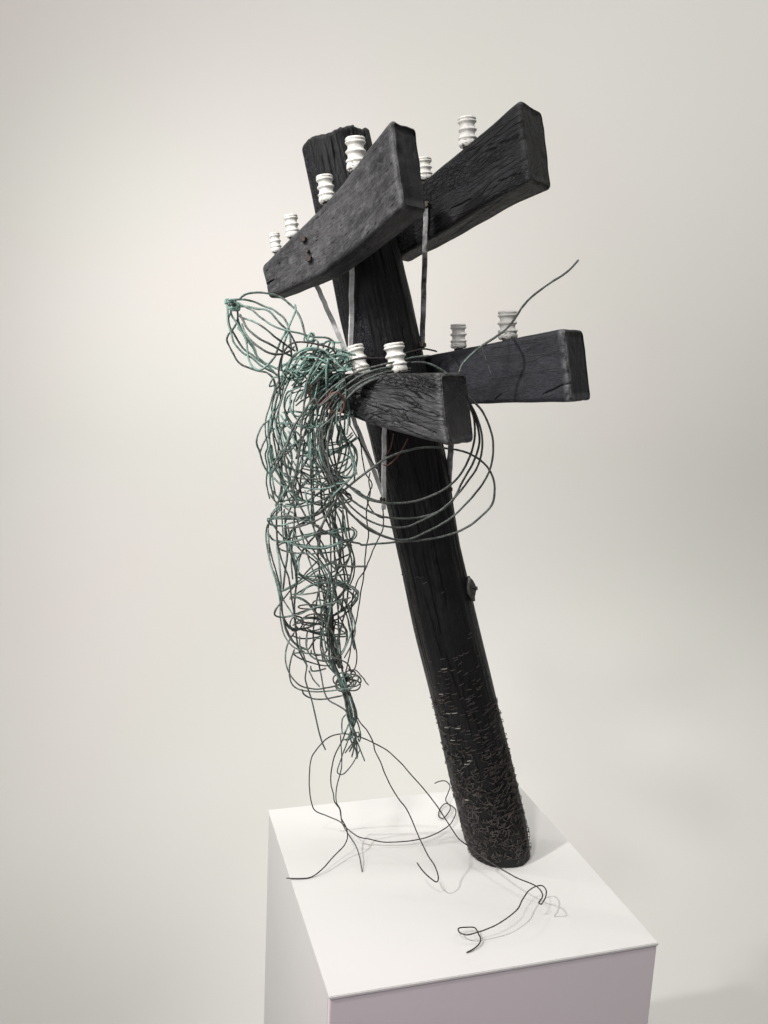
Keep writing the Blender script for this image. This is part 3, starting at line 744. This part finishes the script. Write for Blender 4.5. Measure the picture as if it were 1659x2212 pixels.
# strands running down the body between the traced ones
for k in range(15):
    y0 = random.uniform(860, 1150); y1 = min(1440, y0+random.uniform(200, 420))
    ph = random.uniform(0, 6.28); w_ = random.uniform(-1.1, 1.1); rho = random.uniform(.6, .95); s0 = random.uniform(0, 9)
    m = int((y1-y0)/45)+3
    tor.add([body(y0+(y1-y0)*i/(m-1), ph+w_*i/(m-1)*2, rho*(.95+.08*math.sin(i*.9+s0))) for i in range(m)], random.uniform(.0014, .0017), random.uniform(-.1, .5)-(y0-860)/1400, .15, .0006)
for k in range(7):
    yc = random.uniform(960, 1330); a = random.uniform(8, 30); p0 = random.uniform(0, 6.28); rho = random.uniform(.8, 1.0); tw = random.uniform(3.4, 5.5); dr = random.uniform(-20, 40)
    m = int(tw/.5)
    tor.add([body(yc+a*math.cos(p0*1.7+tw*i/m)+dr*i/m-10*math.sin(p0+tw*i/m), p0+tw*i/m, rho) for i in range(m+1)], .0015, random.uniform(-.1, .4), .12, .0004)
# centre bundle of the belly
CB = [(515, 640), (545, 800), (560, 950), (565, 1090), (600, 1220), (650, 1360)]
for k in range(11):
    o0 = random.uniform(-55, 55); o1 = random.uniform(-22, 22); i0 = random.randint(0, 2)
    q = tr('B', [(x+(o0+(o1-o0)*j/5)+random.uniform(-10, 10), y) for j, (x, y) in enumerate(CB)][i0:])
    tor.add([at(x, y, FD+random.uniform(-.02, .02)) for x, y in q], .0014, random.uniform(-.3, .3), .12, .0005)
for k in range(7):
    yc = random.uniform(1270, 1400); c0 = random.uniform(665, 715); rx = random.uniform(14, 38); ry = random.uniform(8, 18); p0 = random.uniform(0, 6.28); L0 = random.uniform(4.5, 7.5)
    m = int(L0/.5)
    tor.add([at(c0+rx*math.cos(p0+L0*i/m), yc+ry*math.sin(p0+L0*i/m)+1.5*i, FD+.03*math.sin(p0+.5+L0*i/m)) for i in range(m+1)], .0014, random.uniform(-.3, .3), .12, .0004)
# dense strokes over the shoulder and the board end
for k in range(30):
    x0 = random.uniform(612, 700); y0 = random.uniform(790, 845)-(x0-640)*.25; L0 = random.uniform(50, 105); an = random.uniform(-1.25, -.25)
    pts = []
    for i in range(7):
        f = i/6; b_ = math.sin(f*3.1)*random.uniform(4, 12)*(1 if k % 2 else -1)
        x = x0+L0*f*math.cos(an)+b_*math.sin(an); y = y0+L0*f*math.sin(an)*(1-.35*f)-b_*math.cos(an)
        y = max(y, 735+max(0, 690-x)*.35+random.uniform(0, 6)); x = min(x, 752-random.uniform(0, 5))
        pts.append(at(x, y, FD-.01+.035*math.sin(k*1.3+f*2.4)))
    tor.add(pts, random.uniform(.0015, .0018), random.uniform(.3, .95), .28, .0009)
for k in range(13):
    yc = random.uniform(765, 815); cx_ = random.uniform(640, 738); L0 = random.uniform(3.5, 6.5); p0 = random.uniform(0, 6.28); rx = random.uniform(8, 26); ry = random.uniform(6, 20)
    m = int(L0/.5)
    tor.add([at(min(cx_+rx*math.cos(p0+L0*i/m), 757), yc+ry*math.sin(p0+L0*i/m), FD-.01+.03*math.sin(p0+i*.5)) for i in range(m+1)], .0017, random.uniform(.4, .9), .28, .0009)
for k in range(16):      # long strokes falling from the shoulder in front of the board
    x0 = random.uniform(668, 750); y0 = random.uniform(765, 830); x1 = x0-random.uniform(-6, 70); y1 = y0+random.uniform(70, 170); s0 = random.uniform(0, 6)
    tor.add([at(x0+(x1-x0)*f+6*math.sin(f*4+s0), y0+(y1-y0)*f, FD-.035+.02*math.sin(f*3+k)) for f in np.linspace(0, 1, 6)], random.uniform(.0015, .0018), random.uniform(.2, .9), .25, .0008)
for k in range(8):       # knot on the chest
    r = random.uniform(5, 12); c = (632+random.uniform(-12, 16), 812+random.uniform(-6, 6)); p0 = random.uniform(0, 6)
    tor.add([at(c[0]+r*math.cos(p0+t), c[1]+r*.7*math.sin(p0+t*1.1), FD-.05+.012*math.sin(2*t+k)) for t in np.linspace(0, 6, 11)], .0015, .7, .3, .001)
R4 = [
 [(175,410),(110,470),(65,560),(55,650),(90,770),(130,900),(200,1000),(280,1080),(380,1160),(470,1240),(560,1300)],
 [(90,760),(130,660),(190,560),(260,490),(380,470)],
 [(170,1490),(300,1490),(430,1495),(550,1490),(650,1470),(760,1410),(850,1310),(930,1200),(1050,1090),(1120,1000),(1150,900),(1165,800),(1150,720),(1080,640)],
 [(170,1500),(210,1560),(300,1570),(430,1540),(560,1510),(600,1500)],
 [(190,1660),(230,1720),(330,1745),(470,1740),(600,1700),(720,1650),(830,1650),(950,1610),(1060,1600),(1130,1630),(1120,1690),(1060,1740),(950,1770),(800,1815),(650,1810),(500,1780),(400,1760)],
 [(180,1600),(185,1750),(200,1950),(240,2100),(300,2240),(340,2400)],
 [(275,1750),(290,1900),(310,2050),(320,2212),(310,2400)],
 [(545,830),(570,890),(650,920),(780,920),(900,900),(1020,850),(1080,810)],
 [(490,690),(620,770),(750,770),(900,760),(1000,740)],
 [(370,1330),(500,1340),(620,1290),(700,1240),(820,1170),(900,1110),(980,1100),(1060,1090)],
 [(210,850),(300,810),(400,720),(520,620)],
 [(250,430),(330,440),(420,440),(500,460),(600,490),(700,480)],
 [(720,180),(720,500),(740,700),(780,850),(850,1000),(900,1130)],
 [(640,500),(650,700),(655,900),(660,1150),(680,1400),(700,1560)],
 [(180,400),(185,560),(210,720),(250,900),(320,1050),(420,1200)],
 [(870,350),(960,480),(1040,600),(1100,760),(1130,930),(1135,1060)],
 [(350,320),(460,305),(700,340),(900,360),(1060,350),(1090,340),(1040,310)],
]
for i, p in enumerate(R4):
    q = tr('4', p); n = len(q); sgn = -1 if i not in (1, 8, 16) else .6
    tor.add([at(x, y, FD+sgn*(.035+.02*math.sin(j*.8+i))) for j, (x, y) in enumerate(q)], .0017, .45, .2, .0008)
R5 = [
 [(1100,210),(1160,270),(1170,340),(1100,430),(1000,530),(880,590),(760,620),(640,610),(540,580),(480,540),(420,460),(350,350),(300,200),(240,30)],
 [(310,400),(260,460),(250,510),(300,540),(420,530),(560,480),(700,440),(860,390),(1000,340)],
 [(420,620),(440,560),(500,535),(560,560),(550,640),(500,690),(450,690),(420,620)],
 [(470,710),(400,830),(370,980),(390,1100),(450,1220),(540,1300),(680,1335),(800,1330),(950,1290),(1080,1200)],
 [(470,900),(425,1040),(415,1180),(450,1290),(520,1340),(680,1365),(850,1360),(1000,1340),(1110,1320),(1160,1250),(1180,1210),(1130,1180)],
 [(555,1340),(580,1400),(660,1440),(800,1450),(900,1430),(1000,1410)],
 [(340,500),(370,650),(430,770),(520,860),(620,900),(670,830),(720,760)],
 [(740,1050),(770,1200),(800,1360),(850,1460),(950,1520),(1030,1570),(1080,1640)],
 [(460,940),(560,935),(700,950),(830,970),(950,1000),(1060,1060),(1100,1160)],
 [(460,950),(540,1000),(680,1050),(820,1080),(920,1060),(980,1000)],
 [(610,760),(610,900),(680,990),(800,1030),(920,1000),(1010,930),(1050,800),(1050,700),(1000,620),(900,590)],
 [(650,1080),(660,1130),(720,1135),(820,1110)],
 [(630,1130),(680,1230),(750,1310)],
 [(420,340),(490,320),(580,350),(660,420),(720,500),(800,560)],
 [(550,290),(600,220),(700,180),(850,165),(1000,190),(1100,240)],
 [(300,180),(320,400),(350,560),(380,660),(440,780),(500,860),(560,940)],
]
for i, p in enumerate(R5):
    q = tr('5', p); sg = -1 if i % 3 else 1
    tor.add([at(x, y, FD+sg*(.03*math.sin(j*.55+i*.7))-.012) for j, (x, y) in enumerate(q)], .0015, .1, .12, .0006)
tor.build('torso', M_VERD, fig)
# legs: the bundle the body draws together into
leg = Tubes()
for k in range(13):
    x0 = random.uniform(690, 735); y0 = random.uniform(1330, 1420); xe = random.uniform(738, 776); o_ = random.uniform(-9, 9); ye = random.uniform(1560, 1640)
    px = [(x0, y0), (x0*.6+728*.4+o_, 1430), (738+o_*.9, 1470), (752+o_, 1510), (760+o_*1.2, 1550), (762-o_, 1590), (xe, ye)]
    px = [p for i, p in enumerate(px) if i == 0 or p[1] > px[i-1][1]+8]
    leg.add([at(x, y, FD+.02*math.sin(k*1.7+i*.9)) for i, (x, y) in enumerate(px)], .0015, .25, .15, .0008)
for k in range(7):
    r = random.uniform(9, 22); c = (752+random.uniform(-12, 12), 1468+random.uniform(-14, 14)); p0 = random.uniform(0, 6)
    leg.add([at(c[0]+r*math.cos(p0+t), c[1]+r*.7*math.sin(p0+t), FD+.02*math.sin(t+k)) for t in np.linspace(0, 6.5, 12)], .0014, .0, .15, .0006)
for p in ([(1040,1620),(1005,1660),(995,1740),(1005,1830),(1050,1780),(1080,1700)], [(1130,1650),(1125,1750),(1150,1880),(1200,2010),(1248,2135)],
          [(1070,1690),(1110,1850),(1150,2020),(1165,2110)], [(1150,1660),(1190,1770),(1205,1860),(1190,1920),(1175,1870),(1150,1830),(1180,1815),(1190,1870)]):
    leg.add(path(tr('5', p), {0: FD, -1: FD-.01}), .0014, .5, .15)
leg.build('leg', M_VERD, fig)

def trail(traces, mat, r, lab=None, name='trailing_wire', pat=.1, lump=.08, kink=.0004):
    t = Tubes()
    for px, keys in traces: t.add(path(px, keys), r, pat, lump, kink)
    o = t.build(name, mat, fig)
    if lab: tag(o, lab)
    return o
R7 = lambda p: tr('7', p); R8 = lambda p: tr('8', p)
trail([(R7([(735,-60),(770,0),(820,60),(860,140),(870,190),(910,270),(940,350),(1000,470),(1040,530),(1080,580),(1120,660),(1170,780),(1230,900),(1280,980),(1300,1060),(1290,1080),(1240,1050),(1190,1000),(1155,950)]), {0: FD, 15: ('h', .035), -1: ('h', .06)})], M_DARK, .00125, 'wire leg bent into a sharp V above the plinth')
trail([(R7([(740,90),(640,80),(560,105),(500,160),(445,240),(430,350),(430,450),(445,550),(470,600),(550,635),(630,670),(690,725),(760,775),(830,790),(920,810),(1050,808),(1180,790),(1280,755),(1370,700),(1410,640),(1415,590),(1380,560),(1350,550),(1310,590),(1305,640),(1330,650),(1370,610),(1380,570),(1350,530),(1365,480),(1378,430),(1350,400),(1310,400),(1275,415)]), {0: FD, 6: -.02, 9: ('h', .05), 14: ('h', .012), 20: ('h', .01), 24: ('h', .004), -6: ('h', .012), -1: ('h', .03)})], M_DARK, .00125, 'wide wire loop lying round on the plinth top, curled at its end')
trail([(R7([(700,88),(780,105),(860,140),(950,190),(1040,270),(1120,360),(1220,475),(1300,580),(1370,690),(1440,790),(1500,835)])+R8([(560,610),(700,700),(850,785),(960,830),(1030,870),(1062,930),(1045,970),(1030,990),(1050,1005),(1080,960),(1092,890),(1060,850),(1010,855),(950,890),(900,960),(850,1050),(750,1130),(650,1190),(530,1235),(430,1258),(370,1235),(365,1205),(430,1197),(500,1200),(530,1250),(548,1290),(530,1340),(480,1380),(430,1405)]),
       {0: FD, 10: ('h', .09), 13: ('h', .075), 16: ('h', .06), 19: ('h', .035), 27: ('h', .03), 31: ('h', .015), -1: ('h', .0018)})], M_DARK, .00125, 'long wire leg passing in front of the pole foot to a hooked tip')
trail([(R7([(690,20),(650,130),(600,230),(578,330),(575,420),(590,480),(600,540),(635,590),(645,650),(680,720),(685,790),(660,840),(600,900),(520,990),(440,1048),(360,1057),(272,1054)]), {0: FD, 7: ('h', .10), 11: ('h', .03), 14: ('h', .002), -1: ('h', .003)})], M_DARK, .00125, 'wire leg ending past the left edge of the plinth')
trail([(R7([(770,190),(740,250),(700,310),(650,355),(620,345),(640,260),(700,100)]), {0: FD, -1: FD}),
       (R7([(640,90),(645,200),(648,290),(635,360),(612,450),(612,540),(640,600),(650,680),(700,770),(740,830),(770,920),(785,1010)]), {0: FD, 6: ('h', .08), 9: ('h', .02), -1: ('h', .002)})], M_COIL, .0012, 'thin grey wires with a narrow loop under the feet')
trail([(tr('5', [(530,750),(530,850),(580,980),(605,1080),(590,1220),(620,1330),(660,1450),(700,1620),(740,1800),(780,1930),(815,2010)]), {0: FD-.03, -1: FD-.04})], M_COIL, .0014, 'single grey wire dangling left of the legs', pat=.5)
trail([(tr('5', [(1060,1110),(1100,1125),(1150,1130),(1200,1180),(1240,1220),(1260,1260),(1295,1295)]), {0: FD, -1: FD-.02})], M_DARK, .0011, 'short kinked wire end right of the hips', kink=.0014)
RS = FD+.03
trail([(tr('4', [(1180,560),(1210,700),(1230,870),(1260,1000),(1320,1080),(1330,1130),(1300,1200),(1280,1290),(1310,1370),(1380,1450),(1463,1490)]), {0: RS, -1: RS-.01}),
       (tr('4', [(1310,980),(1295,1080),(1310,1200),(1270,1400),(1270,1500),(1290,1660),(1260,1850),(1240,2130)])+tr('5', [(1240,90),(1210,230),(1190,380),(1160,560),(1120,740),(1090,900),(1060,1060),(1020,1210),(990,1310)]), {0: RS, -1: FD}),
       (tr('4', [(1450,1380),(1450,1600),(1380,1750),(1300,1950),(1240,2080)])+tr('5', [(1170,140),(1120,300),(1100,450),(1110,640),(1130,780),(1160,950),(1150,1080),(1090,1170),(1010,1240)]), {0: RS+.01, -1: FD}),
       (tr('5', [(1020,330),(1090,560),(1120,740),(1135,900)]), {0: FD, -1: RS}),
       (tr('4', [(1060,430),(1120,520),(1200,640),(1300,820),(1400,960)]), {0: RS, -1: RS})], M_DARK, .00115, 'slack twisted thin wires hanging between figure and pole', kink=.001)
# arm and shoulder strands that reach onto the crossarm
HB = lambda p: tr('H', p)
arm = Tubes()
for p, k_ in ((HB([(800,1240),(850,1100),(900,950),(960,870),(1040,810),(1140,785),(1240,795),(1330,830),(1400,890),(1470,940),(1500,1000)]), .9),
           (HB([(1300,790),(1310,730),(1360,700),(1410,720),(1430,790)]), .8), (HB([(1130,660),(1140,615),(1175,610),(1185,660),(1150,700),(1110,690)]), 1.),
           (HB([(1170,720),(1210,690),(1235,720),(1230,800)]), .3), (HB([(1100,1080),(1250,1070),(1400,1050),(1520,1040),(1650,1030)]), 1.2),
           (HB([(1400,900),(1480,860),(1560,860),(1610,900),(1615,960),(1580,1020),(1520,1060)]), 1.1), (HB([(1380,930),(1460,890),(1540,880),(1590,930),(1590,990)]), 1.1),
           (HB([(1450,960),(1500,920),(1560,920),(1570,980),(1540,1030)]), 1.1)):
    arm.add(path(p, {0: FD-.03, -1: FD-.035}), .0019, k_, .25, .0008)
arm.build('arm', M_VERD, fig)
trail([(HB([(1450,860),(1400,790),(1250,745),(1100,715),(970,715),(890,750),(840,810),(790,920),(765,1060),(775,1250),(785,1400)]), {0: FD-.05, -1: FD-.06}),
       (tr('3', [(25,420),(80,380),(160,330),(240,285),(320,275),(400,275),(480,265),(560,240),(640,225),(700,240)]), {0: FD-.06, 4: FD-.03, 6: -.085, -1: -.0})], M_DARK, .0016, 'dark smooth wire arching from shoulder to the rear crossarm', name='arm', kink=.0006)
trail([(tr('3', [(25,420),(12,460),(20,500),(60,525),(110,490),(150,460),(190,480),(198,540),(170,575),(130,560),(115,500),(130,450)]), {0: FD-.06, -1: FD-.05})], M_COPPER, .0017, 'bare reddish copper wire curled over the chest', name='copper_wire')
trail([(tr('3', [(545,708),(500,790),(460,835),(430,855),(410,850)]), {0: -.085, -1: -.10}), (tr('3', [(466,683),(450,760),(420,805)]), {0: -.08, -1: -.10})], M_COPPER, .0012, 'thin copper ends under the lower crossarm', name='copper_wire')

# ------------------------------------------------------------------ the big coil of wire round the lower front crossarm
coil = Tubes()
def dcoil(x):                                            # depth: in front of the board at the left, behind its near end at the right
    return np.interp(x, [560, 700, 830, 900, 985, 1070], [-.185, -.175, -.160, -.118, -.094, -.085])
def loop(pts, r=.0021, pat=.2): coil.add([at(x, y, dcoil(x)+o) for (x, y), o in zip(pts, [random.uniform(-.004, .004)]*len(pts))], r, pat, .1, .0005)
T3 = lambda p: tr('3', p)
backtop = [(838, 470), (800, 400), (720, 335), (650, 305)]
loop(tr('D', [(793.8,1223.4),(749,1223.4),(719.7,1217.5),(700,1206),(690.5,1192),(689.5,1171),(694,1141.5),(704,1118),(719.7,1089),(739,1063.5),(768,1038),(795.8,1017),(829,993)])+T3([(520,780),(640,757),(760,763),(860,785),(940,830),(990,890),(1012,970),(1000,1060),(950,1120),(860,1190),(760,1230),(640,1255),(530,1262),(420,1240),(330,1200),(250,1130),(200,1080),(155,1010),(110,900),(92,790),(100,690),(130,600),(170,520),(240,440),(330,380),(430,340)]), .0021)
loop(T3([(660,262),(580,270),(500,290),(430,305),(330,330),(240,365),(140,430),(70,500),(20,590),(-20,700),(-60,820)]))
B_ = T3([(550,296),(470,320),(380,335),(280,375),(190,440),(120,530),(85,640),(90,760),(120,850),(180,930),(235,975),(300,1025),(400,1055),(540,1055),(640,1030),(760,970),(830,900),(880,800),(905,700),(900,600),(875,530),(842,465),(790,395),(720,335),(640,300),(560,298)])
loop(B_, .0020, .35)
loop(T3([(560,332),(480,335),(400,342),(300,370),(200,430),(110,520),(70,640),(66,740),(90,850),(140,930),(200,1005),(280,1070),(380,1122),(470,1140),(600,1135),(700,1108),(780,1050),(840,940),(900,830),(930,730),(915,620),(885,540),(845,468),(800,410)]), .0020, .2)
loop(T3([(555,345),(430,350),(330,385),(230,440),(150,520),(105,620),(80,740),(100,850),(150,960),(230,1070),(330,1150),(430,1185),(540,1185),(620,1150),(700,1110),(790,1035),(860,950),(920,860),(945,760),(935,650),(895,550),(845,464)]), .0019, .2)
loop(T3([(430,370),(340,400),(260,450),(190,520),(140,600),(112,720),(115,850),(160,980),(230,1110),(330,1190),(440,1245),(540,1255),(650,1210),(760,1150),(850,1070),(950,950),(995,850),(1000,700),(950,570),(900,510),(840,452)]), .0020, .1)
loop(T3([(470,350),(380,372),(290,420),(200,500)])+tr('4', [(870,350),(820,480),(810,560),(840,720),(890,880),(960,1000),(1050,1110),(1200,1200)])+T3([(260,985),(330,1030),(420,1056)]), .0018, .2)
# long loop from the shoulder, across the body, to the pole
q = HB([(1260,850),(1200,980),(1150,1080),(1110,1180),(1085,1300)])+tr('4', [(570,300),(545,500),(520,800),(480,1000),(455,1150),(480,1250),(560,1400),(620,1500),(750,1600),(900,1680),(1050,1740),(1200,1770)])+T3([(290,1283),(370,1278),(470,1270),(560,1262)])
coil.add([at(x, y, -.19) for x, y in q[:12]]+[at(x, y, np.interp(x, [680, 890], [-.19, -.12])) for x, y in q[12:]], .0019, .5, .12, .0006)
q = T3([(180,440),(60,530)])+tr('4', [(700,160),(560,330),(450,500),(400,640),(360,780),(370,900),(410,1080),(470,1240),(500,1330)])
coil.add([at(x, y, -.19) for x, y in q], .0019, .3, .12, .0006)
for k in range(4):
    o = (k-1.5)*9
    q = T3([(470+o, 345+k*4), (380, 362+k*9), (290-o*.5, 405+k*9), (200, 480+k*12), (130-o, 590+k*8)])+tr('4', [(760+o*2, 480), (740+o*3, 640), (770+o*3, 820), (850+o*3, 980), (960+o*2, 1100), (1080+o*2, 1200)])
    loop(q[:len(q)-(0, 3, 1, 2)[k]], .0016, .3)
co = coil.build('wire_coil', M_COIL, None, loc=at(840, 812, -.14))
tag(co, 'loose coil of thick grey green wire looped round the lower front crossarm', 'wire coil')
st = Tubes()
st.add(path(tr('D', [(1249.4,561.6),(1228,585),(1187,612),(1146,644),(1128,663),(1117,681),(1098,706),(1073,726),(1035,752),(1002,783),(991,806)]), {0: .02, 6: -.045, 7: -.105, -1: -.135}), .0022, .3, .15, .0008)
st.add(path(tr('D', [(1040,747),(1052,782),(1062,812)]), {0: -.10, -1: -.105}), .0006, -.5, .05, .0003)
so = st.build('wire', M_COIL, None, loc=at(1073, 726, -.10))
tag(so, 'single stiff grey wire slanting up into the air past the rightmost insulator', 'wire')

# ------------------------------------------------------------------ staples in the lower shaft
random.seed(5)
def surf(xn, y):                                         # xn: -1 left edge .. 1 right edge, y: picture height; front surface
    ys = [p[0] for p in prof]; l = np.interp(y, ys, [p[1] for p in prof]); r = np.interp(y, ys, [p[2] for p in prof])
    x = (l+r)/2+(r-l)/2*xn
    p = at(x, y, 0); z = p[2]; c, R = pc(z); cx = max(-1, min(1, xn)); sx = -math.sqrt(max(0, 1-cx*cx))
    n = E1*cx+E2*sx
    q = pc(z-E1[2]*cx*R)[0]+n*(R+.0003)
    return q, n
sp = []
for k in range(1150):
    y = 1385+480*random.random()**.62
    if k < 30: y = random.uniform(1215, 1400)
    if y > 1828: y = 1600+random.random()*215
    xn = random.uniform(-1, 1); xn = math.copysign(abs(xn)**.8, xn)
    if y < 1500 and random.random() < .45: continue
    if y < 1500 and k > 30: xn = random.choice([random.gauss(-.5, .12), random.gauss(.35, .25), random.uniform(-.95, .95)])
    if 1500 < y < 1700 and xn < -.3 and random.random() < .3: continue
    xn = max(-.99, min(.99, xn))
    q, n = surf(xn, y)
    a = random.gauss(.12, .16) if y < 1600 else (random.gauss(.35, .35) if xn > .3 and y < 1730 else random.uniform(-1.4, 1.4))
    sp.append((q, n, a, random.uniform(.0068, .0098), y, xn))
def staple_geo(q, n, a, ln):
    e1 = np.cross(AX, n); e1 /= np.linalg.norm(e1)
    if e1@E1 < 0: e1 = -e1
    d = e1*math.cos(a)+AX*math.sin(a)
    td = np.cross(n, d); V = []; lift = random.uniform(.0006, .0022); tl = random.uniform(-.0008, .0008)
    ex = q-d*ln/2; fx = q+d*ln/2
    pts = [ex-n*.002, ex+n*(lift+tl), fx+n*(lift-tl), fx-n*.002]; w_ = .00056
    for i, p in enumerate(pts):
        o = {0: d*-w_, 1: (n-d)*w_*.8, 2: (n+d)*w_*.8, 3: d*w_}[i]
        V += [p+o+td*w_, p+o-td*w_, p-o-td*w_, p-o+td*w_]
    F = [(3, 2, 1, 0), (12, 13, 14, 15)]
    for k in range(3):
        for i in range(4): a_ = k*4+i; b_ = k*4+(i+1) % 4; F.append((a_, b_, b_+4, a_+4))
    return V, F
bright = [(978,1514),(966,1517),(985,1546),(963,1550),(948,1565),(1009,1612),(1004,1620),(951,1478),(1005,1700),(957,1421),(975,1575)]
first = []
for (x, y) in bright:
    ys = [p[0] for p in prof]; l = np.interp(y, ys, [p[1] for p in prof]); r = np.interp(y, ys, [p[2] for p in prof])
    q, n = surf((x-(l+r)/2)/((r-l)/2), y); V, F = staple_geo(q, n, .06, .0092)
    mesh('staple', V, F, M_BRIGHT, pole, smooth=False).__setitem__('group', 'staples in the lower shaft')
front = sorted([s for s in sp if abs(s[5]) < .75], key=lambda s: -s[3])
single = set(id(s) for s in front[:89])
VV = []; FF = []; b0 = 0
for s in sp:
    V, F = staple_geo(s[0], s[1], s[2], s[3])
    if id(s) in single:
        mesh('staple', V, F, M_STAPLE, pole, smooth=False)['group'] = 'staples in the lower shaft'
    else:
        VV += V; FF += [tuple(i+b0 for i in f) for f in F]; b0 += len(V)
tag(mesh('staples', VV, FF, M_STAPLE, pole, smooth=False), kind='stuff')
